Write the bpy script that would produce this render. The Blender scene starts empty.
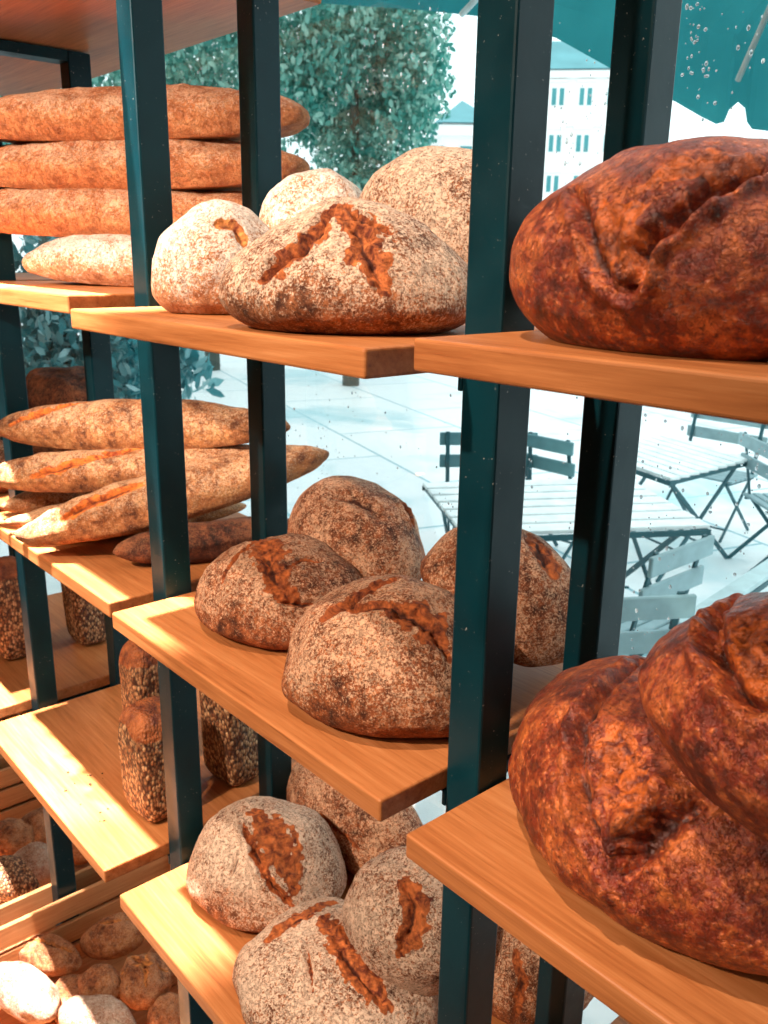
import bpy, bmesh, math, random
from mathutils import Vector, Matrix, Euler, noise
from mathutils.bvhtree import BVHTree
R = math.radians
scene = bpy.context.scene
col = scene.collection
random.seed(7)

# ------------------------------------------------------------------ camera
S, H = .85, 1.96
FPX = 875.99
CAM = Vector((.8225*S, -.7868*S, H))
_ya, _pi, _ro = R(41.2988), R(16.2743), R(.8917)
_fh = Vector((-math.cos(_ya), math.sin(_ya), 0)); _r = Vector((math.sin(_ya), math.cos(_ya), 0)); _up = Vector((0, 0, 1))
FW = _fh*math.cos(_pi) - _up*math.sin(_pi); _u = _fh*math.sin(_pi) + _up*math.cos(_pi)
CR = _r*math.cos(_ro) + _u*math.sin(_ro); CU = -_r*math.sin(_ro) + _u*math.cos(_ro)
def ray(px, py): return (FW*FPX + CR*(px-384) - CU*(py-512)).normalized()
def onz(px, py, z):
    d = ray(px, py); return CAM + d*((z-CAM.z)/d.z)
def ony(px, py, y):
    d = ray(px, py); return CAM + d*((y-CAM.y)/d.y)
def along(px, py, dist): return CAM + ray(px, py)*dist
cam = bpy.data.cameras.new('camera'); cam.sensor_fit = 'VERTICAL'; cam.sensor_height = 36; cam.lens = FPX/1024*36
cam.clip_start = .02; cam.clip_end = 500
co = bpy.data.objects.new('camera', cam); col.objects.link(co)
m = Matrix((CR, CU, -FW)).transposed().to_4x4(); m.translation = CAM; co.matrix_world = m
scene.camera = co
cam.dof.use_dof = True; cam.dof.focus_distance = 1.05; cam.dof.aperture_fstop = 12

# ------------------------------------------------------------------ helpers
def tag(o, label=None, cat=None, group=None, kind=None):
    if label: o['label'] = label
    if cat: o['category'] = cat
    if group: o['group'] = group
    if kind: o['kind'] = kind
    return o
def empty(name, loc=(0, 0, 0), rz=0):
    o = bpy.data.objects.new(name, None); col.objects.link(o); o.location = loc; o.rotation_euler.z = rz
    o.empty_display_size = .05
    return o
def obj(name, bm, mat, parent=None, smooth=False):
    me = bpy.data.meshes.new(name); bm.normal_update(); bm.to_mesh(me); bm.free()
    if smooth:
        for p in me.polygons: p.use_smooth = True
    for mm in (mat if isinstance(mat, (list, tuple)) else [mat]): me.materials.append(mm)
    o = bpy.data.objects.new(name, me); col.objects.link(o)
    if parent: o.parent = parent
    return o
def box(bm, x0, y0, z0, x1, y1, z1, bev=0, seg=2, mat=None):
    r = bmesh.ops.create_cube(bm, size=1)
    M_ = Matrix.Translation(((x0+x1)/2, (y0+y1)/2, (z0+z1)/2)) @ Matrix.Diagonal((abs(x1-x0), abs(y1-y0), abs(z1-z0), 1))
    if mat is not None: M_ = mat @ M_
    bmesh.ops.transform(bm, matrix=M_, verts=r['verts'])
    if bev:
        ed = list({e for v in r['verts'] for e in v.link_edges})
        bmesh.ops.bevel(bm, geom=ed, offset=bev, segments=seg, affect='EDGES', profile=.5)
def bar(bm, a, b, w, h, bev=0):
    a, b = Vector(a), Vector(b); d = b-a; L = d.length; d.normalize()
    up = Vector((0, 0, 1)) if abs(d.z) < .95 else Vector((1, 0, 0))
    y = up.cross(d).normalized(); z = d.cross(y)
    M_ = Matrix((d, y, z)).transposed().to_4x4(); M_.translation = (a+b)/2
    box(bm, -L/2, -w/2, -h/2, L/2, w/2, h/2, bev, 1, M_)
def tube(bm, pts, rad, seg=8):
    pts = [Vector(p) for p in pts]; rings = []
    for i, p in enumerate(pts):
        d = (pts[min(i+1, len(pts)-1)] - pts[max(i-1, 0)]).normalized()
        up = Vector((0, 0, 1)) if abs(d.z) < .95 else Vector((1, 0, 0))
        u_ = up.cross(d).normalized(); v_ = d.cross(u_)
        rr = rad[i] if isinstance(rad, (list, tuple)) else rad
        rings.append([bm.verts.new(p + (u_*math.cos(t)+v_*math.sin(t))*rr) for t in [2*math.pi*k/seg for k in range(seg)]])
    for a, b in zip(rings, rings[1:]):
        for k in range(seg): bm.faces.new((a[k], a[(k+1) % seg], b[(k+1) % seg], b[k]))
    bm.faces.new(rings[0][::-1]); bm.faces.new(rings[-1])

# ------------------------------------------------------------------ materials
class N:
    def __init__(s, name):
        s.m = bpy.data.materials.new(name); s.m.use_nodes = True; s.t = s.m.node_tree
        s.b = s.t.nodes['Principled BSDF']; s.out = s.t.nodes['Material Output']
        s.tc = s.t.nodes.new('ShaderNodeTexCoord').outputs['Object']
    def n(s, typ, **kw):
        x = s.t.nodes.new(typ)
        for k, v in kw.items(): setattr(x, k, v)
        return x
    def link(s, a, b): s.t.links.new(a, b)
    def setv(s, inp, v):
        if isinstance(v, bpy.types.NodeSocket): s.link(v, inp)
        else: inp.default_value = v
    def mapp(s, scale=(1, 1, 1), rot=(0, 0, 0), src=None):
        x = s.n('ShaderNodeMapping'); s.link(src or s.tc, x.inputs[0]); x.inputs['Scale'].default_value = scale; x.inputs['Rotation'].default_value = rot
        return x.outputs[0]
    def noise(s, scale, detail=4, rough=.55, dist=0, vec=None):
        x = s.n('ShaderNodeTexNoise'); s.link(vec or s.tc, x.inputs['Vector'])
        x.inputs['Scale'].default_value = scale; x.inputs['Detail'].default_value = detail
        x.inputs['Roughness'].default_value = rough; x.inputs['Distortion'].default_value = dist
        return x.outputs['Fac']
    def voro(s, scale, feature='F1', vec=None, out='Distance'):
        x = s.n('ShaderNodeTexVoronoi', feature=feature); s.link(vec or s.tc, x.inputs['Vector']); x.inputs['Scale'].default_value = scale
        return x.outputs[out]
    def ramp(s, fac, stops):
        x = s.n('ShaderNodeValToRGB'); s.link(fac, x.inputs[0]); e = x.color_ramp.elements
        while len(e) < len(stops): e.new(.5)
        for k, (p, c) in enumerate(stops):
            e[k].position = p; e[k].color = (c, c, c, 1) if isinstance(c, (int, float)) else (*c, 1)
        return x.outputs[0]
    def mix(s, f, a, b, mode='MIX'):
        x = s.n('ShaderNodeMix', data_type='RGBA', blend_type=mode)
        s.setv(x.inputs[0], f); 
        for i, v in ((6, a), (7, b)):
            s.setv(x.inputs[i], v if isinstance(v, bpy.types.NodeSocket) else (*v, 1))
        return x.outputs[2]
    def math(s, op, a, b=0., c=None, clamp=False):
        x = s.n('ShaderNodeMath', operation=op, use_clamp=clamp); s.setv(x.inputs[0], a); s.setv(x.inputs[1], b)
        if c is not None: s.setv(x.inputs[2], c)
        return x.outputs[0]
    def attr(s, name):
        x = s.n('ShaderNodeAttribute', attribute_name=name); return x.outputs['Fac']
    def bump(s, h, strength=.5, dist=.002, prev=None):
        x = s.n('ShaderNodeBump'); s.link(h, x.inputs['Height']); x.inputs['Strength'].default_value = strength; x.inputs['Distance'].default_value = dist
        if prev: s.link(prev, x.inputs['Normal'])
        return x.outputs[0]
    def fin(s, color=None, rough=.6, normal=None, metal=0, spec=.5):
        if color is not None: s.setv(s.b.inputs['Base Color'], color if isinstance(color, bpy.types.NodeSocket) else (*color, 1))
        s.setv(s.b.inputs['Roughness'], rough); s.b.inputs['Metallic'].default_value = metal
        s.b.inputs['Specular IOR Level'].default_value = spec
        if normal: s.link(normal, s.b.inputs['Normal'])
        return s.m

def crust(name, dark, mid, light, flour, flour_amt, score_a, score_b, rough=.7, fine=330, spec=.3, blister=0, bumpd=.0018, fth=.60):
    k = N(name)
    n1 = k.noise(14, 5, .6); n2 = k.noise(fine, 4, .75, .15); n3 = k.noise(55, 5, .65, .1)
    base = k.ramp(k.math('ADD', k.math('MULTIPLY', n1, .5), k.math('MULTIPLY', n3, .5)), [(.36, dark), (.5, mid), (.66, light)])
    if blister:
        v = k.voro(150, 'SMOOTH_F1'); bl = k.ramp(v, [(.12, 1.), (.42, 0.)])
        bl = k.math('MULTIPLY', bl, k.ramp(n3, [(.42, 0.), (.6, 1.)]))
        base = k.mix(k.math('MULTIPLY', bl, blister), base, tuple(min(1, x*1.25+.02) for x in light))
    crown = k.attr('crown')
    # flour clings to the crown in broken flakes
    n5 = k.noise(150, 5, .75, .2)
    e_ = lambda q: k.ramp(q, [(.33, 0.), (.67, 1.)])
    f = k.math('ADD', k.math('MULTIPLY', e_(n2), .42), k.math('ADD', k.math('MULTIPLY', e_(n1), .28), k.math('MULTIPLY', e_(n5), .34)))
    f = k.math('ADD', k.math('MULTIPLY', f, .95), k.math('MULTIPLY', k.math('SUBTRACT', crown, .3), .26))
    fm = k.math('MULTIPLY', k.ramp(f, [(fth, 0.), (fth+.13, 1.)]), flour_amt)
    # dark hairline cracks through the flour
    c = k.mix(fm, base, flour)
    cr = k.ramp(k.math('ABSOLUTE', k.math('SUBTRACT', k.noise(70, 6, .75, .2), .5)), [(.0, 1.), (.02, 0.)])
    c = k.mix(k.math('MULTIPLY', cr, .4), c, dark)
    sp = k.ramp(k.noise(240, 4, .75), [(.54, 0.), (.61, 1.)])
    c = k.mix(k.math('MULTIPLY', sp, .62), c, dark)
    c = k.mix(k.math('MULTIPLY', k.ramp(k.noise(380, 2, .6), [(.6, 0.), (.66, 1.)]), .3 if flour_amt > .3 else .0), c, tuple(min(1, x*1.12) for x in flour))
    sc = k.attr('score')
    scol = k.ramp(k.noise(60, 5, .65, .8), [(.36, score_b), (.56, score_a), (.7, tuple(min(1, x*1.35) for x in score_a))])
    c = k.mix(k.ramp(k.math('ADD', sc, k.math('MULTIPLY', k.math('SUBTRACT', n3, .5), .5)), [(.42, 0.), (.6, 1.)]), c, scol)
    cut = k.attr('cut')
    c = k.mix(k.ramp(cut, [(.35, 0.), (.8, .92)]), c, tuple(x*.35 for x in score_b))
    h = k.math('ADD', k.math('MULTIPLY', n2, .5), k.math('ADD', k.math('MULTIPLY', n3, .6), k.math('MULTIPLY', n5, .5)))
    if blister: h = k.math('ADD', h, k.math('MULTIPLY', bl, .5))
    h = k.math('SUBTRACT', h, k.math('MULTIPLY', cr, .25))
    return k.fin(c, rough, k.bump(h, .9, bumpd*2.2), spec=spec)

M = {}
M['dusty'] = crust('dusty_crust', (.06, .014, .005), (.30, .075, .02), (.52, .165, .05), (.74, .43, .26), .8, (.48, .115, .026), (.11, .018, .006))
M['white'] = crust('white_dusted_crust', (.09, .025, .01), (.36, .11, .035), (.56, .21, .08), (.80, .56, .40), .9, (.54, .14, .034), (.13, .02, .007), fth=.52)
M['pale'] = crust('pale_floured_crust', (.34, .11, .04), (.62, .26, .11), (.72, .40, .22), (.86, .72, .60), .95, (.76, .28, .07), (.3, .055, .018), fth=.50)
M['dark'] = crust('dark_baked_crust', (.06, .006, .002), (.24, .027, .007), (.60, .14, .030), (.66, .22, .06), .14, (.52, .11, .018), (.10, .011, .004), rough=.4, spec=.5, blister=.9, bumpd=.0012)
M['gold'] = crust('golden_crust', (.34, .085, .025), (.62, .205, .065), (.74, .33, .13), (.84, .55, .37), .6, (.78, .32, .10), (.3, .055, .018), bumpd=.003)
M['bag'] = crust('baguette_crust', (.13, .035, .012), (.46, .16, .05), (.64, .29, .10), (.80, .54, .34), .5, (.80, .20, .03), (.3, .045, .012))
M['roll'] = crust('roll_crust', (.12, .03, .01), (.38, .12, .035), (.52, .21, .07), (.66, .42, .26), .3, (.60, .21, .05), (.14, .03, .01))
M['stone'] = crust('floury_roll_crust', (.22, .09, .045), (.40, .20, .12), (.50, .30, .19), (.54, .41, .32), .85, (.6, .25, .09), (.22, .06, .02))
M['burnt'] = crust('burnt_crust', (.02, .008, .006), (.12, .03, .012), (.3, .08, .025), (.4, .18, .08), .3, (.4, .10, .03), (.05, .01, .006))

def seeded():
    k = N('seeded_crust')
    vec = k.mapp((1, 1, .6))
    x = k.n('ShaderNodeTexVoronoi', feature='F1'); k.link(vec, x.inputs['Vector']); x.inputs['Scale'].default_value = 175
    seedc = k.ramp(x.outputs['Color'], [(.2, (.14, .04, .015)), (.42, (.42, .18, .07)), (.65, (.68, .40, .2)), (.85, (.22, .08, .03))])
    edge = k.ramp(x.outputs['Distance'], [(.35, 0.), (.75, 1.)])
    seedc = k.mix(edge, seedc, (.06, .02, .01))
    bare = k.ramp(k.noise(30, 5, .6), [(.35, (.12, .025, .01)), (.6, (.42, .12, .035))])
    mask = k.ramp(k.math('ADD', k.math('MULTIPLY', k.noise(40, 4, .6), .5), k.attr('score')), [(.62, 0.), (.75, 1.)])
    c = k.mix(mask, seedc, bare)
    h = k.math('SUBTRACT', 1., x.outputs['Distance'])
    return k.fin(c, .6, k.bump(h, 1., .004), spec=.35)
M['seed'] = seeded()

def oak(name, a, b, c_, axis=0, rough=.45):
    k = N(name)
    sc = [9, 9, 9]; sc[axis] = .9
    v = k.mapp(tuple(sc)); sc2 = [150, 150, 150]; sc2[axis] = 5
    v2 = k.mapp(tuple(sc2))
    n1 = k.noise(2.2, 4, .6, 1.2, v); n2 = k.noise(1., 5, .7, 0, v2)
    f = k.math('ADD', k.math('MULTIPLY', n1, .5), k.math('MULTIPLY', n2, .5))
    c = k.ramp(f, [(.33, a), (.5, b), (.68, c_)])
    pore = k.ramp(n2, [(.28, 1.), (.38, 0.)])
    c = k.mix(k.math('MULTIPLY', pore, .45), c, tuple(x*.5 for x in a))
    return k.fin(c, rough, k.bump(n2, .35, .001), spec=.25)
M['oak'] = oak('oiled_oak', (.28, .080, .021), (.44, .150, .046), (.57, .228, .084))
M['slat'] = oak('crate_pine', (.34, .12, .04), (.50, .21, .08), (.64, .32, .14), axis=1, rough=.6)
M['slatx'] = oak('crate_pine_cross', (.34, .12, .04), (.50, .21, .08), (.64, .32, .14), axis=0, rough=.6)

def paint():
    k = N('black_teal_paint')
    n1 = k.noise(6, 3); n2 = k.noise(160, 3, .6); n3 = k.noise(18, 3)
    c = k.ramp(n1, [(.35, (.0012, .019, .026)), (.7, (.002, .031, .041))])
    chip = k.math('MULTIPLY', k.ramp(n2, [(.66, 0.), (.70, 1.)]), k.ramp(n3, [(.5, 0.), (.62, 1.)]))
    c = k.mix(chip, c, (.35, .33, .3))
    return k.fin(c, k.ramp(n3, [(.3, .28), (.7, .45)]), k.bump(k.noise(60, 3), .15, .001), spec=.22)
M['paint'] = paint()
def plain(name, colr, rough=.6, metal=0, spec=.4, var=.15, sc=12):
    k = N(name); n1 = k.noise(sc, 4)
    c = k.ramp(n1, [(.3, tuple(x*(1-var) for x in colr)), (.7, tuple(min(1, x*(1+var)) for x in colr))])
    return k.fin(c, rough, None, metal, spec)
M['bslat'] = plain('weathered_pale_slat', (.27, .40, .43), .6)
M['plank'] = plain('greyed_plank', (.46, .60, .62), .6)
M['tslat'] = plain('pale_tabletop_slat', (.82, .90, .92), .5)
M['gslat'] = plain('grey_shaded_slat', (.10, .24, .27), .6)  # slats with the shade on two chair backs put into the colour
M['iron'] = plain('dark_iron', (.015, .09, .11), .5)
k = N('teal_canvas'); cc_ = k.ramp(k.noise(3, 4), [(.3, (.05, .36, .40)), (.7, (.07, .44, .48))]); k.fin(cc_, .9, None, 0, .2)
tr_ = k.n('ShaderNodeBsdfTranslucent'); k.link(cc_, tr_.inputs[0]); mx_ = k.n('ShaderNodeMixShader'); mx_.inputs[0].default_value = .5
k.link(k.b.outputs[0], mx_.inputs[1]); k.link(tr_.outputs[0], mx_.inputs[2]); k.link(mx_.outputs[0], k.out.inputs[0]); M['canvas'] = k.m
M['alum'] = plain('pale_aluminium', (.6, .72, .74), .4)
M['bark'] = plain('bark', (.06, .08, .07), .9)
M['facade'] = plain('white_facade', (.92, .88, .86), .9, sc=.3, var=.04)
M['roof'] = plain('teal_slate_roof', (.18, .42, .46), .8, sc=.5)
M['pane'] = plain('dark_window_pane', (.06, .28, .30), .3, sc=.5)
M['crumb'] = plain('toasted_crumb', (.12, .05, .02), .9)
M['plaster'] = plain('warm_plaster', (.5, .36, .26), .9, sc=2)
M['shopfloor'] = plain('dark_shop_floor', (.12, .10, .09), .6, sc=2)
def pave():
    k = N('stone_pavement')
    v = k.mapp((1, 1, 1), (0, 0, R(18)))
    x = k.n('ShaderNodeTexBrick'); k.link(v, x.inputs['Vector']); x.inputs['Scale'].default_value = 1.
    x.inputs['Brick Width'].default_value = 2.4; x.inputs['Row Height'].default_value = 1.5; x.inputs['Mortar Size'].default_value = .016
    x.inputs['Color1'].default_value = (.88, .91, .91, 1); x.inputs['Color2'].default_value = (.80, .86, .88, 1); x.inputs['Mortar'].default_value = (.28, .5, .56, 1)
    wet = k.ramp(k.noise(.55, 4, .6, .5), [(.52, 0.), (.66, 1.)])
    c = k.mix(k.math('MULTIPLY', wet, .75), x.outputs['Color'], (.34, .62, .68))
    c = k.mix(k.math('MULTIPLY', k.ramp(k.noise(9, 5), [(.4, 0.), (.7, 1.)]), .12), c, (.4, .55, .6))
    return k.fin(c, .55, None, 0, .3)
M['pave'] = pave()
def leaf(name, a, b, c_):
    k = N(name); g = k.n('ShaderNodeNewGeometry')
    c = k.ramp(g.outputs['Random Per Island'], [(.0, a), (.5, b), (1., c_)])
    k.fin(c, .5, None, 0, .4)
    tr = k.n('ShaderNodeBsdfTranslucent'); k.link(c, tr.inputs[0]); mx = k.n('ShaderNodeMixShader'); mx.inputs[0].default_value = .35
    k.link(k.b.outputs[0], mx.inputs[1]); k.link(tr.outputs[0], mx.inputs[2]); k.link(mx.outputs[0], k.out.inputs[0])
    return k.m
M['leaf'] = leaf('teal_green_leaf', (.02, .20, .17), (.09, .40, .34), (.45, .72, .62))
M['bush'] = leaf('bush_leaf', (.02, .20, .23), (.10, .42, .46), (.55, .80, .82))
def glass():
    k = N('shop_window_glass')
    tr = k.n('ShaderNodeBsdfTransparent'); tr.inputs[0].default_value = (.93, .985, .98, 1)
    gl = k.n('ShaderNodeBsdfGlossy'); gl.inputs['Roughness'].default_value = .02
    fr = k.n('ShaderNodeFresnel'); fr.inputs[0].default_value = 1.35
    mx = k.n('ShaderNodeMixShader'); k.link(k.math('MULTIPLY', fr.outputs[0], .22), mx.inputs[0]); k.link(tr.outputs[0], mx.inputs[1]); k.link(gl.outputs[0], mx.inputs[2]); k.link(mx.outputs[0], k.out.inputs[0])
    return k.m
M['glass'] = glass()
k = N('water_drop'); k.b.inputs['Transmission Weight'].default_value = .7
M['drop'] = k.fin((.9, .97, 1.), .08, None, 0, .6); k.b.inputs['IOR'].default_value = 1.33

# ------------------------------------------------------------------ shelving unit
Z = dict(A1=1.8899, B1=1.8764, C1=1.8944, B2=1.3704, C2=1.3647, A2=1.3656, C3=.8296, B3=.8108, D1=1.8944, D2=1.365, D3=.835, A3=.80)
YF = dict(A1=-.1216, B1=-.1312, C1=-.1108, B2=-.1027, C2=-.0825, A2=-.1155, C3=-.1325, B3=-.1304, D1=-.11, D2=-.09, D3=-.12, A3=-.13)
X0, X1, X2 = -1.39774, -.64787, .10948
X3, XM = .862, -2.147
YB, W, D, T = .2138, .051, .0528, .030
YE = .402
unit = empty('bread_shelving_unit', (-.64, .13, 0))
tag(unit, 'black metal post shelving with staggered thick oak boards carrying all the loaves before the window', 'shelf')
def child(name, bm, mat, ox=0, oy=0, oz=0, par=None, smooth=False):
    p = par or unit
    o = obj(name, bm, mat, p, smooth); o.location = Vector((ox, oy, oz)) - Vector(p.location)
    return o
for xr in (XM, X0, X1, X2, X3):
    for y in (0, YB):
        bm = bmesh.new(); box(bm, -W, 0, 0, 0, D, 2.39 if xr < -1 else 3.1, .003, 2)
        child('post', bm, M['paint'], xr, y, 0)
bays = dict(D=(XM, X0-W), C=(X0, X1-W), B=(X1, X2-W), A=(X2, X3-W))
for key, z in Z.items():
    x0, x1 = bays[key[0]]; x0 += .0025; x1 -= .0025
    bm = bmesh.new(); box(bm, -(x1-x0)/2, YF[key], -T, (x1-x0)/2, YE, 0, .0035, 3)
    child('shelf_board', bm, M['oak'], (x0+x1)/2, 0, z)
    for xa, s in ((x0, 1), (x1, -1)):                      # steel ledges under each end, fixed to the posts
        bm = bmesh.new()
        box(bm, min(xa-.0025*s, xa+.011*s), .0, -.004, max(xa-.0025*s, xa+.011*s), YB+D, 0, .001, 1)
        box(bm, min(xa-.0025*s, xa+.004*s), .0, -.022, max(xa-.0025*s, xa+.004*s), YB+D, 0, .001, 1)
        child('bracket', bm, M['paint'], 0, 0, z-T)
# the top board over the two left bays, and the rails that carry it
bm = bmesh.new(); box(bm, -.72, -.12, 0, .72, .402, .03, .003, 2)
child('top_board', bm, M['oak'], -1.43, 0, 2.393)
for xr in (XM, X0):
    bm = bmesh.new(); box(bm, -W, D, -.022, 0, YB, 0, .001, 1); child('top_rail', bm, M['paint'], xr, 0, 2.39)

# ------------------------------------------------------------------ breads
def smooth(a, b, x):
    t = max(0, min(1, (x-a)/(b-a))); return t*t*(3-2*t)
def segdist(p, poly, lens, tot):
    best = 1e9; bt = 0; bc = None; bd = None; acc = 0
    for (a, b), L in zip(zip(poly, poly[1:]), lens):
        ab = b-a; t = max(0, min(1, (p-a).dot(ab)/max(1e-12, L*L))); c = a+ab*t; d = (p-c).length
        if d < best: best = d; bt = (acc+t*L)/tot; bc = c; bd = ab
        acc += L
    return best, bt, bc, bd
def loaf(name, label, cat, mat, loc, dims, rot, slashes=(), seed=0, sub=6, lump=.05, kind='dome', group=None, zmin=None, pix=True, bend=0, zc=.32, extra=None, peak=0, full=.62):
    """slashes: (polyline, width, depth, ear, open) ; polyline in photo pixels cast onto the crust, or in plan units of the loaf"""
    a, b, h = dims
    bm = bmesh.new(); bmesh.ops.create_icosphere(bm, subdivisions=sub, radius=1)
    ns = [v.co.copy() for v in bm.verts]
    so = Vector((seed*3.7, seed*1.9, seed*5.3))
    for v, n in zip(bm.verts, ns):
        n.normalize()
        if kind == 'tin':
            q = Vector([math.copysign(abs(c)**.38, c) for c in n]); s_ = 1.0
            p = Vector((q.x*a, q.y*b*(1+.06*q.z), h/2+q.z*h/2))
            if q.z > 0: p.z += .012*(1-q.y*q.y)*(1-q.x**4)
        elif kind == 'stick':
            x = math.copysign(abs(n.x)**.8, n.x); rr = math.sqrt(max(0, n.y*n.y+n.z*n.z)) or 1e-6
            prof = max(0, 1-abs(x)**2.1)**full
            c_, s2 = n.y/rr, n.z/rr
            z = zc*h
            zz = z + (h-z)*s2*prof if s2 > 0 else z + z*max(-1, s2*1.5)*prof
            p = Vector((x*a, c_*b*prof + bend*(x*x), zz))
        else:
            z = zc*h
            zz = z+(h-z)*n.z if n.z >= 0 else z*(1+max(-1, n.z*1.5))
            pk = 1-peak*max(0, n.z)**1.5
            p = Vector((n.x*a*pk, n.y*b*pk, zz))
        l1 = noise.noise(n*1.6+so); l2 = noise.noise(p*22+so*2); l3 = noise.noise(p*70+so)
        amp = lump*min(a, b)
        up = smooth(-.75, -.2, n.z)
        p += n*(amp*1.3*l1 + amp*.55*l2 + amp*.18*l3)*(.15+.85*up)
        v.co = p
    bm.normal_update()
    Mx = Euler([R(x) for x in rot], 'XYZ').to_matrix().to_4x4()
    if zmin is not None:
        lo = min((Mx @ v.co).z for v in bm.verts); Mx = Matrix.Translation((loc[0], loc[1], zmin-lo)) @ Mx
    else: Mx = Matrix.Translation(loc) @ Mx
    lay = bm.verts.layers.float.new('score'); cl = bm.verts.layers.float.new('crown'); ctl = bm.verts.layers.float.new('cut')
    Mi = Mx.inverted(); tree = BVHTree.FromBMesh(bm)
    polys = []
    for sl in slashes:
        pl = []
        for q in sl[0]:
            if sl[4] if len(sl) > 4 else pix:
                o_ = Mi @ CAM; d_ = Mi.to_3x3() @ ray(*q)
                hit = tree.ray_cast(o_, d_)[0]
            else:
                hit = tree.ray_cast(Vector((q[0]*a, q[1]*b, h*3)), Vector((0, 0, -1)))[0]
            if hit: pl.append(hit)
        if len(pl) > 1:
            lens = [(q1-q0).length for q0, q1 in zip(pl, pl[1:])]; ctr = sum(pl, Vector())/len(pl)
            polys.append((pl, *sl[1:4], lens, sum(lens), ctr, max((q-ctr).length for q in pl)+4.5*max(sl[1], sl[3])))
    norms = [v.normal.copy() for v in bm.verts]
    for v, n, nn in zip(bm.verts, ns, norms):
        v[cl] = smooth(-.5, .6, n.z) if kind != 'tin' else 0
        if extra: v[lay] = extra(n, v.co)
        p0 = v.co.copy()
        for pl, w, dep, op, lens, tot, ctr, rad in polys:
            if (p0-ctr).length > rad: continue
            jit = Vector((noise.noise(p0*38+so), noise.noise(p0*38-so), noise.noise(p0*38+so*2)))*w*.5
            d, tt, cc, dd = segdist(p0+jit, pl, lens, tot)
            tap = .3+.7*min(1, math.sin(math.pi*max(0.02, min(.98, tt)))**.6*1.15)
            rag = (1+.75*noise.noise(p0*70+so)+.35*noise.noise(p0*180+so))*tap
            if rag < .12: rag = .12
            side = 1 if (p0-cc).dot(dd.cross(nn)) > 0 else -1
            cutf = math.exp(-(d/(w*.55*rag))**2)*tap
            grv = math.exp(-(d/(w*rag))**2)*(.45+.55*tap)
            ridge = math.exp(-((d-1.7*w)/(w*.75))**2)*(.85 if side > 0 else .2)*tap
            v.co = v.co - nn*dep*grv + nn*dep*.6*ridge*(.7+.9*noise.noise(p0*60-so))
            if op:
                oo = op*(1 if side < 0 else .7)
                s_ = 1-smooth(oo*.6*rag, oo*1.15*rag, d)
                v[lay] = max(v[lay], s_)
                v.co = v.co + nn*.0045*s_*noise.noise(p0*110+so)
            v[ctl] = max(v[ctl], cutf*(1 if dep > .004 else .6))
    o = obj(name, bm, mat, None, True)
    o.matrix_world = Mx
    if zmin is None: pass
    tag(o, label, cat, group)
    return o

def P(*pts): return list(pts)
# -- right bay, dark loaves
loaf('dark_crust_loaf', 'big reddish brown loaf alone on the upper right oak board', 'bread', M['dark'], (.29, .024, 0), (.17, .12, .166), (0, 0, -8),
     [(P((573,190),(586,222),(592,258),(610,284),(628,294)), .006, .012, 0), (P((628,294),(640,250),(664,226),(700,200),(740,178),(775,163)), .009, .022, 0),
      (P((603,210),(614,245),(622,270)), .012, .004, .03), (P((640,190),(690,170),(750,160)), .02, .002, .02)], 1, zmin=Z['A1'], sub=7)
loaf('dark_crust_loaf', 'largest dark red loaf lying on the lower right oak board, under another loaf', 'bread', M['dark'], (.324, .087, 0), (.215, .172, .192), (0, 0, -20),
     [(P((640,660),(595,703),(577,722),(579,776),(589,828),(611,872)), .008, .018, 0), (P((692,806),(660,828),(634,855),(622,882)), .013, .032, .006),
      (P((610,730),(620,780),(640,820)), .02, .002, .03)], 2, zmin=Z['A2'], sub=7)
loaf('dark_crust_loaf', 'glossy russet loaf tilted on top of the largest dark loaf at the right edge', 'bread', M['dark'], (.458, .02, 1.53), (.17, .13, .178), (-8, 4, -10),
     [(P((735,598),(717,613),(713,646),(730,685),(757,706),(780,712)), .009, .022, .004), (P((745,620),(745,660),(770,690)), .02, .002, .025)], 3, peak=.3, sub=7)
# -- middle bay, top board
loaf('country_loaf', 'big floured loaf with a burst star cut, front centre on the upper middle board', 'bread', M['white'], (-.127, .0, 0), (.154, .123, .15), (0, 0, 40),
     [(P((338,206),(318,226),(302,246),(280,265),(259,278)), .008, .015, .020), (P((340,206),(357,235),(373,267),(384,290)), .008, .006, .030), (P((343,206),(366,220),(390,232)), .006, .010, .008)], 4, zmin=Z['B1'], peak=.35, sub=7, zc=.22)
loaf('country_loaf', 'pale floured loaf beside the left posts on the upper middle board', 'bread', M['pale'], (-.456, .022, 0), (.1, .075, .153), (0, 0, 60),
     [(P((214,224),(236,228),(245,246)), .008, .008, .012)], 5, zmin=Z['B1'], lump=.09, zc=.22)
loaf('country_loaf', 'smallest white floured loaf perched behind the star cut loaf', 'bread', M['pale'], (-.528, .25, 1.975), (.097, .073, .12), (0, 0, 40),
     [(P((262,182),(285,170),(298,166)), .008, .008, .012), (P((325,162),(345,165),(368,182)), .012, .008, .02)], 6, lump=.1, zc=.22)
loaf('country_loaf', 'large floured loaf leaning behind the black posts on the upper middle board', 'bread', M['white'], (-.24, .27, 1.95), (.151, .113, .157), (12, 18, 20),
     [(P((413,148),(425,142),(442,150)), .006, .006, .01)], 7, zc=.22)
loaf('country_loaf', 'floured loaf underneath the smallest white one, mostly hidden', 'bread', M['white'], (-.53, .27, 0), (.11, .09, .115), (0, 0, 20), [], 17, zmin=Z['B1'], sub=5, zc=.22)
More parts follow.
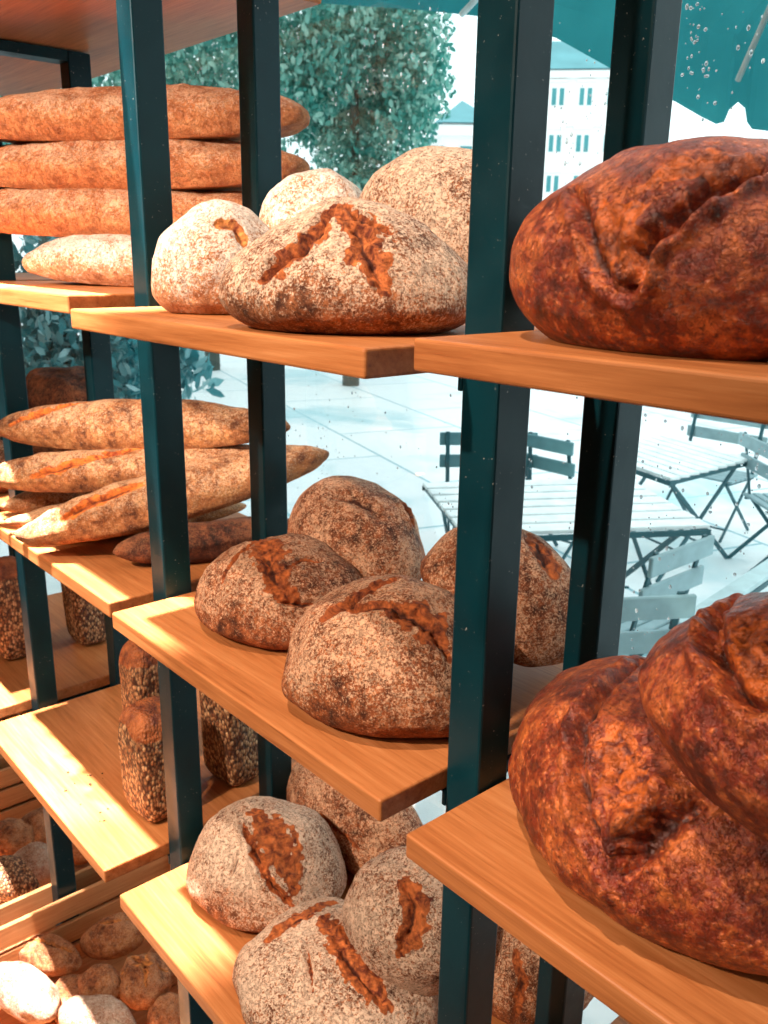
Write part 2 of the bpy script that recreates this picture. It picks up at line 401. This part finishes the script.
# -- middle bay, middle board
loaf('country_loaf', 'round floured loaf with crossed cuts at the left end of the middle board', 'bread', M['dusty'], (-.415, .095, 0), (.15, .127, .149), (0, 0, 30),
     [(P((222,582),(238,556),(256,543)), .006, .012, .010), (P((257,541),(268,560),(275,583),(290,600)), .010, .007, .034), (P((286,567),(302,558),(320,561)), .006, .011, .006), (P((272,600),(303,606),(349,600)), .005, .008, .004)], 8, zmin=Z['B2'], sub=7, zc=.22)
loaf('country_loaf', 'largest round floured loaf at the front right of the middle board', 'bread', M['dusty'], (-.113, .07, 0), (.158, .142, .167), (0, 0, 30),
     [(P((325,620),(347,606),(372,590),(392,580)), .007, .012, .018), (P((343,612),(380,606),(405,612),(432,630),(448,660)), .007, .008, .012), (P((395,615),(425,625),(440,640)), .012, .003, .035)], 9, zmin=Z['B2'], sub=7, zc=.22)
loaf('country_loaf', 'floured loaf with a dark jagged ear, topmost of the middle board', 'bread', M['dusty'], (-.45, .275, 1.45), (.165, .108, .125), (8, 14, -12),
     [(P((335,496),(358,500),(380,517)), .013, .008, .004), (P((390,491),(402,503),(411,522)), .007, .020, .022)], 10, zc=.22)
loaf('country_loaf', 'floured loaf slumped behind the right black post of the middle board', 'bread', M['dusty'], (-.119, .27, 1.435), (.134, .107, .15), (5, 25, 20),
     [(P((530,535),(540,550),(552,575)), .012, .005, .02)], 11, zc=.22)
# -- middle bay, lowest board
loaf('country_loaf', 'whitest round loaf with one deep dark gash at the left of the lowest board', 'bread', M['white'], (-.475, .085, 0), (.15, .13, .178), (0, 0, 30),
     [(P((243,824),(255,856),(273,888),(293,906)), .006, .016, .012), (P((256,815),(275,845),(296,890)), .014, .002, .042), (P((238,855),(231,878)), .004, .006, 0)], 12, zmin=Z['B3'], sub=7, zc=.22)
loaf('country_loaf', 'long brown loaf half hidden under the middle board, behind the gashed loaf', 'bread', M['dusty'], (-.475, .30, 0), (.21, .09, .175), (0, 0, 0),
     [(P((285,780),(320,815),(360,850)), .008, .008, .008)], 13, zmin=Z['B3'], zc=.22)
loaf('country_loaf', 'large flat floured loaf cut off by the bottom edge on the lowest board', 'bread', M['white'], (-.196, .03, 0), (.167, .15, .125), (0, 0, 20),
     [(P((268,940),(300,918),(335,902)), .007, .006, .024), (P((306,938),(309,965),(312,995)), .005, .008, .004), (P((322,920),(345,955),(366,985),(384,1005)), .007, .007, .034)], 14, zmin=Z['B3'], sub=7, zc=.22)
loaf('country_loaf', 'upright floured loaf with an oval red cut, leaning beside the lower right post', 'bread', M['white'], (-.14, .155, .94), (.115, .105, .12), (62, 8, 22),
     [(P((404,884),(413,905),(412,925),(400,950)), .007, .011, .028)], 15, zc=.22)
loaf('country_loaf', 'rough floured loaf seen between the lower right posts', 'bread', M['dusty'], (-.0, .30, 0), (.12, .09, .15), (0, 0, 80),
     [(P((515,950),(522,985),(515,1020)), .009, .010, .012)], 16, zmin=Z['B3'], sub=5, zc=.22)

# -- left bay, top board: four long loaves stacked
def top_ridge(y=0, w=.6): return [((-.75, y), (-.35, y*.6+.05), (0, y), (.35, y-.06), (.7, y*.5))]
lx = [((-.97, .195), 36, 'bottom long golden loaf of the tall stack, its pale end nearest', .31, 'pale'),
      ((-1.075, .17), 35, 'second golden loaf from the bottom of the tall stack', .385, 'gold'),
      ((-1.075, .175), 34, 'second golden loaf from the top of the tall stack', .39, 'gold'),
      ((-1.07, .18), 35, 'topmost golden loaf of the tall stack', .39, 'gold')]
for i, ((x, y), rz, lb, a, mt) in enumerate(lx):
    loaf('long_loaf', lb, 'bread', M[mt], (x, y, 0), (a, .088, .106), (0, 0, rz), [([(-.8, .3), (-.4, -.1), (0, .2), (.4, -.1), (.75, .15)], .008, .005, .012, False)], 20+i, zmin=Z['C1']+.0905*i, kind='stick', lump=.10, zc=.42, full=.42)
loaf('long_loaf', 'golden loaf end beside the pale bottom loaf at the left edge', 'bread', M['gold'], (-1.17, .26, 0), (.22, .07, .09), (0, 0, 70), [], 25, zmin=Z['C1'], kind='stick', sub=5)
# -- left bay, middle board: baguettes
def stick(label, p0, p1, b, h, mat, seed, cuts=(), name='baguette', sub=6):
    p0, p1 = Vector(p0), Vector(p1); d = p1-p0; c = (p0+p1)/2; L = d.length/2
    rz = math.degrees(math.atan2(d.y, d.x)); ry = -math.degrees(math.asin(d.z/d.length))
    return loaf(name, label, 'bread', mat, c, (L, b, h), (0, ry, rz), [(c_, .007, .009, .016, True) for c_ in cuts], seed, sub=sub, kind='stick', lump=.11, zc=.42, full=.55)
z2 = Z['C2']
stick('pale front baguette rising towards the window on the left middle board', (-1.03, -.115, z2+.002), (-.735, .45, z2+.155), .07, .100, M['bag'], 30, [P((62,520),(90,505),(120,492),(142,484)), P((190,462),(215,456),(240,450))])
stick('middle baguette of the left pile, resting above the pale front one', (-1.30, -.10, z2+.075), (-.80, .40, z2+.135), .065, .09, M['bag'], 31, [P((32,478),(70,466),(110,455),(142,448)), P((186,442),(215,438),(240,434))])
stick('topmost dark tipped baguette of the left pile', (-1.40, -.03, z2+.155), (-.79, .38, z2+.205), .066, .105, M['bag'], 32, [P((10,425),(50,412),(90,402),(140,396))])
stick('short baguette end lowest at the front of the left pile', (-1.12, -.10, z2+.002), (-.95, .36, z2+.02), .045, .06, M['bag'], 33, sub=5)
stick('baguette end just left of the lowest one in the left pile', (-1.21, -.09, z2+.002), (-1.02, .38, z2+.01), .045, .06, M['bag'], 34, sub=5)
stick('dark baguette lying in shadow under the pale front one', (-.86, -.0, z2+.002), (-.745, .39, z2+.002), .05, .075, M['burnt'], 35, sub=5)
stick('baguette hidden low at the far side of the left pile', (-1.33, -.06, z2+.002), (-1.1, .36, z2+.01), .05, .075, M['bag'], 36, sub=5)
# -- far left bay
loaf('burnt_loaf', 'nearly black loaf showing behind the topmost baguette', 'bread', M['burnt'], (-1.72, .27, 0), (.15, .11, .14), (0, 0, 10), [], 37, zmin=Z['D2']+.15, sub=6, lump=.09)
loaf('burnt_loaf', 'dark loaf underneath the nearly black one, hidden by the baguettes', 'bread', M['burnt'], (-1.74, .25, 0), (.16, .12, .17), (0, 0, 0), [], 39, zmin=Z['D2'], sub=5)
loaf('burnt_loaf', 'pale ended dark loaf beside the far left post', 'bread', M['dusty'], (-1.62, .02, 0), (.10, .08, .13), (0, 0, 60), [], 38, zmin=Z['D2'], sub=5)
# -- seeded tin loaves
def bare(n, p): return .62*smooth(.2, .55, n.z+.35*noise.noise(p*14))
def tin(label, px, py, hw, hd, h, rz, z, seed):
    p = onz(px, py, z)
    return loaf('seeded_tin_loaf', label, 'bread', M['seed'], (p.x, p.y+hd*.9, 0), (hw, hd, h), (0, 0, rz), [], seed, sub=6, lump=.05, kind='tin', zmin=z, extra=bare)
tin('seeded tin loaf standing nearest on the lower left board, left of the black post', 136, 819, .058, .055, .235, 4, Z['C3'], 40)
tin('seeded tin loaf standing behind the nearest one, only its seedy side showing', 136, 770, .056, .055, .30, -3, Z['C3'], 41)
tin('seeded tin loaf right of the black post on the lower left board', 216, 783, .062, .055, .25, 6, Z['C3'], 44)
tin('seeded tin loaf at the far left edge, before the leftmost post', -2, 659, .058, .055, .28, 0, Z['D3'], 42)
tin('seeded tin loaf between the two far left posts', 74, 644, .065, .055, .24, 0, Z['D3'], 43)

# ------------------------------------------------------------------ crates and rolls
def crate(label, x0, x1, y0, y1, z1):
    c = empty('slatted_crate', ((x0+x1)/2, (y0+y1)/2, .02)); tag(c, label, 'crate', 'slatted bread crates on the floor')
    hx, hy = (x1-x0)/2, (y1-y0)/2
    for i in range(3):
        zb = z1-.02-.066*(i+1)-.014*i
        for s in (-1, 1):
            bm = bmesh.new(); box(bm, -.007, -hy+.008, 0, .007, hy-.008, .066, .002, 1); o = obj('slat', bm, M['slat'], c); o.location = (s*(hx-.007), 0, zb)
            bm = bmesh.new(); box(bm, -hx, -.007, 0, hx, .007, .066, .002, 1); o = obj('slat', bm, M['slatx'], c); o.location = (0, s*(hy), zb)
    for sx in (-1, 1):
        for sy in (-1, 1):
            bm = bmesh.new(); box(bm, -.015, -.015, 0, .015, .015, z1-.025, .002, 1); o = obj('corner_post', bm, M['slat'], c); o.location = (sx*(hx-.0295), sy*(hy-.0225), 0)
    bm = bmesh.new(); box(bm, -hx+.015, -hy+.008, -.0, hx-.015, hy-.008, .012); obj('base_panel', bm, M['slat'], c)
    return c
crate('slatted wooden crate of rolls under the lower left boards, nearest', X0+.008, X1-W-.008, -.36, .36, .25)
crate('slatted wooden crate of rolls behind the nearest crate', XM+.008, X0-W-.008, -.36, .36, .25)
crate('slatted wooden crate at the far left, only its slats showing', XM-.76, XM-W-.008, -.36, .36, .25)
def roll(label, px, py, z, dims, rot, mat, seed, slashes=(), kind='dome'):
    p = onz(px, py, z+dims[2]*.5)
    return loaf('bread_roll', label, 'bread', M[mat], (p.x, p.y, z), tuple(q*1.25 for q in dims), rot, slashes, seed, sub=5, lump=.12, kind=kind, zc=.4)
G = [(-.7, .1), (0, -.15), (.7, .1)]
roll('long white floured roll at the lower left corner', 25, 992, .125, (.105, .045, .07), (0, -4, 12), 'stone', 50)
roll('twisted roll touching the crate slats behind the white roll', 48, 955, .105, (.085, .04, .06), (0, 0, 30), 'roll', 51, [(G, .008, .008, .01, False)], 'stick')
roll('smooth orange roll leaning near the board corner', 116, 937, .115, (.07, .045, .075), (0, -14, 50), 'roll', 52, [(G, .006, .006, .008, False)])
roll('knotted round roll beneath the lowest board corner', 142, 980, .12, (.055, .052, .08), (0, 10, 10), 'roll', 53, [([(-.6, -.6), (0, 0), (.5, .7)], .006, .01, .01, False), ([(-.6, .6), (0, 0), (.6, -.4)], .006, .01, .01, False), ([(-.8, 0), (0, 0)], .006, .01, .01, False)])
roll('squat roll standing between the white and knotted rolls', 98, 988, .115, (.045, .042, .085), (0, 10, 20), 'roll', 54, [([(-.7, .2), (.7, .2)], .007, .009, .008, False)])
roll('grey floured roll at the bottom edge', 98, 1020, .135, (.085, .045, .06), (0, 0, 30), 'stone', 55)
roll('small brown roll in front of the knotted roll', 168, 1016, .09, (.045, .04, .06), (0, 0, 0), 'roll', 56)
roll('half buried roll below the crate slats at left', 15, 960, .05, (.07, .05, .07), (0, 0, 40), 'roll', 57)
roll('half buried roll below the twisted roll', 75, 1000, .06, (.06, .05, .07), (0, 0, 0), 'roll', 58)
roll('small roll peeping out beside the lowest board', 166, 965, .07, (.05, .045, .07), (0, 0, 0), 'roll', 59)
for i, (px, py, z, dm, rz, mt, lb) in enumerate([
    (12, 878, .12, (.075, .055, .085), 20, 'seed', 'seedy dark roll in the rear crate at the left edge'),
    (36, 865, .13, (.065, .055, .085), 40, 'stone', 'grey topped roll in the rear crate beside the post'),
    (42, 828, .12, (.065, .06, .085), 0, 'roll', 'russet roll in the rear crate behind the post'),
    (12, 838, .12, (.075, .055, .08), 60, 'roll', 'long brown roll in the rear crate at the far side'),
    (78, 846, .08, (.06, .05, .07), 10, 'roll', 'roll showing right of the post in the rear crate'),
    (20, 858, .06, (.07, .06, .07), 0, 'burnt', 'dark roll buried among the rear crate rolls')]):
    p = onz(px, py, z+dm[2]*.5)
    loaf('bread_roll', lb, 'bread', M[mt], (p.x, p.y, z), tuple(q*1.2 for q in dm), (0, 0, rz), [], 60+i, sub=5, lump=.1, zc=.4)

# crumbs on the lower left board
random.seed(3)
bm = bmesh.new()
for i in range(26):
    p = onz(random.uniform(50, 110), random.uniform(770, 860), Z['C3'])
    if p.y < -.12 or p.x > -.72: continue
    r_ = random.uniform(.0012, .0035); mm = Matrix.Translation((p.x, p.y, Z['C3']+r_*.6)) @ Matrix.Diagonal((r_*random.uniform(.7, 1.5), r_, r_*.7, 1))
    bmesh.ops.create_icosphere(bm, subdivisions=1, radius=1, matrix=mm)
tag(obj('crumbs', bm, M['crumb']), 'scattered dark crumbs on the lower left board', 'crumbs', None, 'stuff')

# ------------------------------------------------------------------ window
GY = .47
win = empty('window_1', (-.5, GY, .1)); tag(win, None, None, None, 'structure')
bm = bmesh.new(); box(bm, -3.6, -.004, 0, 2.6, .004, 3.4); o = obj('window_glass', bm, M['glass'], win); o['kind'] = 'structure'
bm = bmesh.new(); box(bm, -3.7, -.04, -.1, 2.7, .05, .0, .004, 1); o = obj('window_sill', bm, M['paint'], win); o['kind'] = 'structure'
for xx in (-3.7, 2.6):
    bm = bmesh.new(); box(bm, xx, -.04, 0, xx+.1, .05, 3.4, .004, 1); o = obj('window_frame', bm, M['paint'], win); o['kind'] = 'structure'
bm = bmesh.new()
random.seed(11)
for (x0_, x1_, y0_, y1_, cnt) in [(0, 130, 50, 100, 60), (165, 240, 45, 95, 50), (285, 460, 5, 160, 200), (20, 130, 305, 370, 60), (285, 470, 345, 500, 110), (440, 600, 380, 540, 60), (545, 612, 20, 170, 40), (670, 768, 0, 125, 70), (625, 768, 410, 640, 150)]:
    cl_ = [(random.uniform(x0_, x1_), random.uniform(y0_, y1_)) for _ in range(max(3, cnt//12))]
    for i in range(cnt):
        cx_, cy_ = random.choice(cl_)
        px_, py_ = (random.gauss(cx_, 7), random.gauss(cy_, 22)) if i % 3 else (random.uniform(x0_, x1_), random.uniform(y0_, y1_))
        p = ony(px_, py_, GY-.004); r_ = random.choice([.0008, .0010, .0012, .0014, .0018, .0026])
        mm = Matrix.Translation(p) @ Matrix.Diagonal((r_, r_*.45, r_*random.uniform(.9, 1.5), 1))
        bmesh.ops.create_icosphere(bm, subdivisions=2, radius=1, matrix=mm)
tag(obj('water_droplets', bm, M['drop'], None, True), 'rain drops scattered over the shop window', 'water drops', None, 'stuff')

# ------------------------------------------------------------------ grounds
bm = bmesh.new(); box(bm, -60, GY+.06, -.2, 40, 90, 0); o = obj('pavement', bm, M['pave']); o['kind'] = 'structure'
bm = bmesh.new(); box(bm, -5, -5, -.2, 4, GY+.06, 0); o = obj('floor', bm, M['shopfloor']); o['kind'] = 'structure'

for nm, bx in (('wall_back', (-5, -5, 0, 4, -4.9, 5.3)), ('wall_left', (-5, -4.9, 0, -4.9, GY+.06, 5.3)), ('wall_right', (3.9, -4.9, 0, 4, GY+.06, 5.3)),
               ('ceiling', (-5, -5, 5.3, 4, GY+.06, 5.4)), ('wall_front_left', (-5, GY-.05, 0, -3.7, GY+.06, 5.3)), ('wall_front_right', (2.7, GY-.05, 0, 4, GY+.06, 5.3)), ('wall_front_top', (-3.7, GY-.05, 3.4, 2.7, GY+.06, 5.3))):
    bm = bmesh.new(); box(bm, *bx); o = obj(nm, bm, M['plaster']); o['kind'] = 'structure'

# ------------------------------------------------------------------ terrace furniture
def chair(label, loc, rz, slat='bslat', w=.42, group='folding slatted chairs on the terrace'):
    c = empty('folding_chair', (loc[0], loc[1], 0), rz); tag(c, label, 'chair', group)
    # faces +Y in its own frame; back at y = -.2
    for i, z in enumerate((.83, .69)):
        bm = bmesh.new(); box(bm, -w/2-.02, -.235-.02*(1-i)*1.5, z-.042, w/2+.02, -.215-.02*(1-i)*1.5, z+.042, .004, 1); obj('back_slat', bm, M[slat], c)
    for i in range(6):
        bm = bmesh.new(); y = -.17+i*.066; box(bm, -w/2, y-.027, .44, w/2, y+.027, .458, .004, 1); obj('seat_slat', bm, M[slat], c)
    for s in (-1, 1):
        x = s*(w/2-.03)
        bm = bmesh.new(); bar(bm, (x, -.245, .88), (x, -.16, .45), .012, .026, .002); bar(bm, (x, -.16, .45), (x, .2, .0), .012, .026, .002); obj('leg', bm, M['iron'], c)
        bm = bmesh.new(); bar(bm, (x-s*.018, .19, .44), (x-s*.018, -.26, .0), .012, .026, .002); obj('leg', bm, M['iron'], c)
        bm = bmesh.new(); bar(bm, (x, -.19, .43), (x, .2, .43), .012, .02); obj('seat_rail', bm, M['iron'], c)
    bm = bmesh.new(); bar(bm, (-w/2+.03, .13, .08), (w/2-.03, .13, .08), .012, .012); obj('stretcher', bm, M['iron'], c)
    return c
def table(label, org, ex, ey, h=.71, n=9, slatmat='tslat'):
    """org: one corner of the top; ex, ey: its edge vectors (slats run along ex)"""
    org, ex, ey = Vector((*org, 0)), Vector((*ex, 0)), Vector((*ey, 0))
    t = empty('slatted_table', org+(ex+ey)/2); tag(t, label, 'table', 'folding slatted tables on the terrace')
    hx, hy = ex/2, ey/2; fr = 1/n
    for i in range(n):
        bm = bmesh.new(); a = hy*(-1+2*(i+.5)*fr); bar(bm, a-hx+Vector((0, 0, h-.01)), a+hx+Vector((0, 0, h-.01)), ey.length*fr*.76, .02, .003); obj('top_slat', bm, M[slatmat], t)
    for s in (-1, 1):
        bm = bmesh.new(); bar(bm, hx*s*.97-hy+Vector((0, 0, h-.035)), hx*s*.97+hy+Vector((0, 0, h-.035)), .015, .03, .002); obj('top_rail', bm, M['iron'], t)
        bm = bmesh.new(); bar(bm, hy*s*.99-hx+Vector((0, 0, h-.035)), hy*s*.99+hx+Vector((0, 0, h-.035)), .012, .03, .002); obj('top_rail', bm, M['iron'], t)
        for q in (-1, 1):
            off = hx*s*(.86-.05*(q > 0))
            bm = bmesh.new(); bar(bm, off+hy*.88*q+Vector((0, 0, h-.04)), off-hy*.85*q+Vector((0, 0, 0)), .014, .03, .002); obj('leg', bm, M['iron'], t)
    bm = bmesh.new(); bar(bm, -hx*.86-hy*.3+Vector((0, 0, .14)), hx*.86-hy*.3+Vector((0, 0, .14)), .012, .012); obj('stretcher', bm, M['iron'], t)
    bm = bmesh.new(); bar(bm, -hx*.8+hy*.3+Vector((0, 0, .14)), hx*.8+hy*.3+Vector((0, 0, .14)), .012, .012); obj('stretcher', bm, M['iron'], t)
    return t
# near table: front-left to back-right edges
u1 = Vector((.53, .85)); v1 = Vector((.85, -.53))
table('nearer slatted table, seen past the middle black post', (-2.85, 2.74), u1*1.25, v1*1.0, n=7)
table('farther slatted table with crossed legs, right of the posts', (-2.0, 3.98), (-.80, .27), (.03, .95), n=9)
def chair_at(label, px, py, z, face, off=(0, 0), slat='bslat', w=.42):
    p = onz(px, py, z); return chair(label, (p.x+off[0], p.y+off[1]), R(face), slat, w)
# face = heading of the chair's front measured from +Y
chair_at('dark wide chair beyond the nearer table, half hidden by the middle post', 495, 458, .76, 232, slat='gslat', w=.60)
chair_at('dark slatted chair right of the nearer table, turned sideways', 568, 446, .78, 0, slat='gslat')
chair_at('folding chair in front of the farther table, back slats sloping', 626, 556, .76, 90)
chair_at('folding chair close to the window, low beside the right post', 600, 600, .76, 58)
chair_at('folding chair cut off by the right edge of the picture', 792, 456, .76, -40)
chair_at('wide chair behind the farther table', 712, 428, .78, 180, w=.60)
b0 = onz(668, 623, .45); b1 = onz(690, 630, .45); b2 = onz(775, 571, .45)
bn = empty('plank_bench', (b1.x, b1.y, 0)); tag(bn, 'pale plank bench close to the window behind the tilted russet loaf', 'bench')
dv = Vector((b2.x-b1.x, b2.y-b1.y, 0)); dv.normalize(); wv = Vector((b0.x-b1.x, b0.y-b1.y, 0)); L_ = 1.5
bm = bmesh.new(); bar(bm, wv*.5+Vector((0, 0, .435)), wv*.5+dv*L_+Vector((0, 0, .435)), wv.length*.96, .03, .004); obj('seat', bm, M['plank'], bn)
for s in (.08, .92):
    bm = bmesh.new(); bar(bm, wv*s+Vector((0, 0, .405)), wv*s+dv*L_+Vector((0, 0, .405)), .02, .03, .002); obj('rail', bm, M['iron'], bn)
for q in (.12, 1.3):
    for s in (.15, .85):
        bm = bmesh.new(); bar(bm, wv*s+dv*q+Vector((0, 0, 0)), wv*s+dv*q+Vector((0, 0, .42)), .02, .02, .002); obj('leg', bm, M['iron'], bn)

# ------------------------------------------------------------------ parasol over the terrace
edge = [(250, -6, 4.6), (330, 4, 4.4), (420, 10, 4.1), (477, 16, 3.9), (520, 26, 3.75), (556, 38, 3.6), (610, 68, 3.4), (650, 90, 3.25), (676, 102, 3.15), (700, 116, 3.08), (716, 124, 3.02), (724, 122, 3.0), (729, 110, 2.98), (738, 102, 2.97), (745, 108, 2.95), (747, 122, 2.94), (752, 129, 2.92), (768, 131, 2.86), (800, 128, 2.7), (850, 118, 2.5)]
apex = along(1010, -330, 3.3)
ps = empty('parasol', (apex.x, apex.y, 0)); tag(ps, 'dark teal canvas parasol with a scalloped flap over the terrace', 'parasol')
bm = bmesh.new(); prev = None
for (px, py, ds) in edge:
    e0 = along(px, py, ds); e1 = Vector((e0.x, e0.y, 0)); e1.z = along(px, min(py, 60+.12*(px-640))-24-.02*px, ds).z
    ring = [bm.verts.new(p-Vector((apex.x, apex.y, 0))) for p in (e0, e1, e1.lerp(apex, .45), apex+(e1-apex)*.04)]
    if prev:
        for k in range(3): bm.faces.new((prev[k], ring[k], ring[k+1], prev[k+1]))
    prev = ring
bmesh.ops.solidify(bm, geom=bm.faces[:], thickness=.006)
obj('canopy', bm, M['canvas'], ps)
bm = bmesh.new(); a = along(738, 80, 2.95)-Vector((apex.x, apex.y, 0)); b = along(800, -60, 2.75)-Vector((apex.x, apex.y, 0)); tube(bm, [a, b], .009); obj('rib', bm, M['alum'], ps)
bm = bmesh.new(); a = along(462, 14, 3.9)-Vector((apex.x, apex.y, 0)); b = along(485, -10, 3.7)-Vector((apex.x, apex.y, 0)); tube(bm, [a, b], .012); obj('rib', bm, M['alum'], ps)
bm = bmesh.new(); pole = along(1150, 400, 2.6); tube(bm, [Vector((0, 0, 0)), Vector((0, 0, apex.z))], .025, 12); obj('pole', bm, M['alum'], ps)

# ------------------------------------------------------------------ trees, bushes
def tree(name, label, cat, px, py, dist, rx, rz_, n, size, mat, seed, trunk=True, group=None):
    c = along(px, py, dist); rr = random.Random(seed)
    t = empty(name, (c.x, c.y, 0)); tag(t, label, cat, group)
    bm = bmesh.new(); blobs = []
    for i in range(26):
        th = rr.uniform(0, 6.283); ph = math.acos(rr.uniform(-1, 1)); k_ = rr.uniform(.35, .8)
        blobs.append((Vector((math.cos(th)*math.sin(ph)*rx*k_, math.sin(th)*math.sin(ph)*rx*k_, math.cos(ph)*rz_*k_)), rr.uniform(.25, .42)))
    for i in range(n):
        bc, br = rr.choice(blobs)
        d = Vector((rr.gauss(0, 1), rr.gauss(0, 1), rr.gauss(0, 1))).normalized()*(rr.random()**.4)
        p = bc + Vector((d.x*rx*br, d.y*rx*br, d.z*rz_*br)) + Vector((0, 0, c.z))
        e = Euler((rr.uniform(0, 6.28), rr.uniform(0, 6.28), rr.uniform(0, 6.28))).to_matrix()
        s_ = size*rr.uniform(.6, 1.3)
        vs = [bm.verts.new(p+e @ Vector(q)*s_) for q in ((-.5, 0, 0), (-.15, .26, .06), (.25, .2, .05), (.5, 0, 0), (.25, -.2, .05), (-.15, -.26, .06))]
        bm.faces.new(vs)
    obj('foliage', bm, mat, t)
    bm = bmesh.new()
    if trunk: tube(bm, [(0, 0, 0), (.05, 0, c.z*.5), (0, .05, c.z+rz_*.3)], [rx*.09, rx*.07, rx*.03])
    else:
        for i in range(5): tube(bm, [(0, 0, 0), (rr.uniform(-.3, .3)*rx, rr.uniform(-.3, .3)*rx, c.z), (rr.uniform(-.7, .7)*rx, rr.uniform(-.7, .7)*rx, c.z+rz_*.7)], [.02, .014, .005], 6)
    obj('trunk' if trunk else 'stems', bm, M['bark'], t)
    return t
tree('leafy_tree', 'broad green tree across the square behind the star cut loaf', 'tree', 352, 95, 14, 1.5, 1.75, 17000, .11, M['leaf'], 1)
tree('leafy_tree', 'green tree outside at the far left, under the top board', 'tree', 30, 60, 13, 1.8, 1.8, 9000, .12, M['leaf'], 2)
tree('leafy_tree', 'green tree outside seen between the two left black posts', 'tree', 200, 75, 16, 1.7, 1.9, 9000, .13, M['leaf'], 3)
tree('leafy_bush', 'leafy teal bush outside below the top left board', 'bush', 75, 335, 4.2, .46, .5, 5200, .055, M['bush'], 4, False)
tree('leafy_bush', 'thin leafy shrub beside the second left post', 'bush', 168, 350, 5.2, .3, .4, 420, .11, M['bush'], 5, False)

# ------------------------------------------------------------------ buildings
def building(label, px, dist, wpx, top_py, rz, floors, cols_, roofh):
    b = along(px, 250, dist); sc = dist/FPX*1.02
    base = empty('town_house', (b.x, b.y, 0), rz); tag(base, label, 'building')
    w = wpx*sc; h = along(px, top_py, dist).z; dp = 7
    bm = bmesh.new(); box(bm, -w/2, 0, 0, w/2, dp, h); box(bm, -w/2-.2, -.25, h-.5, w/2+.2, dp+.2, h-.1); obj('wall', bm, M['facade'], base)
    bm = bmesh.new()
    v = [bm.verts.new(q) for q in ((-w/2-.3, -.35, h), (w/2+.3, -.35, h), (w/2+.3, dp+.3, h), (-w/2-.3, dp+.3, h), (-w/2+1, dp*.4, h+roofh), (w/2-1, dp*.4, h+roofh))]
    for f in ((0, 1, 5, 4), (1, 2, 5), (2, 3, 4, 5), (3, 0, 4), (3, 2, 1, 0)): bm.faces.new([v[q] for q in f])
    obj('roof', bm, M['roof'], base)
    return base, sc, h, w
bd, sc, hh, ww = building('white town house with paired narrow windows seen right of the big black post', 590, 62, 116, 66, R(42), 3, 2, 2.2)
for row, py in enumerate((95, 143, 184, 226)):
    zc_ = along(575, py, 62).z
    for cxp in (552, 576, 600, 625):
        xx = (cxp-590)*sc
        bm = bmesh.new(); box(bm, xx-.5, -.06, zc_-.62, xx+.5, .02, zc_+.62, .02, 1); box(bm, xx-.6, -.14, zc_+.85, xx+.6, .02, zc_+1.0); fr = obj('window', bm, M['facade'], bd)
        for s in (-1, 1):
            bm = bmesh.new(); box(bm, xx+s*.24-.14, -.075, zc_-.5, xx+s*.24+.14, .0, zc_+.5); obj('pane', bm, M['pane'], fr)
    if row < 3:
        bm = bmesh.new(); box(bm, -ww/2-.1, -.12, zc_-1.75, ww/2+.1, .02, zc_-1.6); obj('string_course', bm, M['facade'], bd)
b2_, sc2, h2, w2 = building('low pale house with a teal roof beside the tree', 462, 40, 44, 122, R(49), 2, 1, 1.3)
for xx in (-1.2, 0, 1.2):
    bm = bmesh.new(); box(bm, xx-.25, -.05, h2-1.7, xx+.25, .02, h2-.9); obj('window', bm, M['pane'], b2_)

# ------------------------------------------------------------------ light
w_ = bpy.data.worlds.new('overcast_sky'); scene.world = w_; w_.use_nodes = True
bg = w_.node_tree.nodes['Background']; bg.inputs[0].default_value = (.90, .97, 1.0, 1); bg.inputs[1].default_value = 1.75
def lamp(name, typ, loc, target, energy, colr, **kw):
    l = bpy.data.lights.new(name, typ); l.energy = energy; l.color = colr
    for k_, v in kw.items(): setattr(l, k_, v)
    o = bpy.data.objects.new(name, l); col.objects.link(o); o.location = loc
    o.rotation_euler = (Vector(target)-Vector(loc)).to_track_quat('-Z', 'Y').to_euler()
    return o
WARM = (1., .84, .68)
for x, e_, an in ((-1.5, 5600, 19), (-1.02, 5800, 19)):
    lamp('ceiling_and_fill_spot', 'SPOT', (x, -.5, 4.9), (x, -.06, 1.1), e_, (1., .96, .93), spot_size=R(an), spot_blend=.3, shadow_soft_size=.05)
lamp('ceiling_and_fill_spot', 'SPOT', (-.75, -2.7, 3.1), (-1.0, .1, 2.1), 680, (1., .88, .76), spot_size=R(26), spot_blend=.5, shadow_soft_size=.05)  # added front fill reaching the stacked long loaves, not a ceiling fixture
for x, y, z_, e_ in ((-1.3, -2.5, 3.5, 150), (-.35, -2.6, 3.5, 520), (.25, -1.3, 4.9, 480)):
    lamp('ceiling_and_fill_spot', 'SPOT', (x, y, z_), (x-.05, .05, 1.3), e_, WARM, spot_size=R(36), spot_blend=.6, shadow_soft_size=.05)  # added front fills brightening the loaf faces, no known fixtures
lamp('room_fill_area', 'AREA', (.2, -2.6, 3.6), (-.5, 0, 1.2), 22, (1., .82, .64), size=1.6)  # added warm area fill for the interior, no such panel known

scene.view_settings.view_transform = 'Standard'; scene.view_settings.look = 'None'
scene.view_settings.gamma = 1; scene.view_settings.use_curve_mapping = False
scene.view_settings.exposure = 0.0
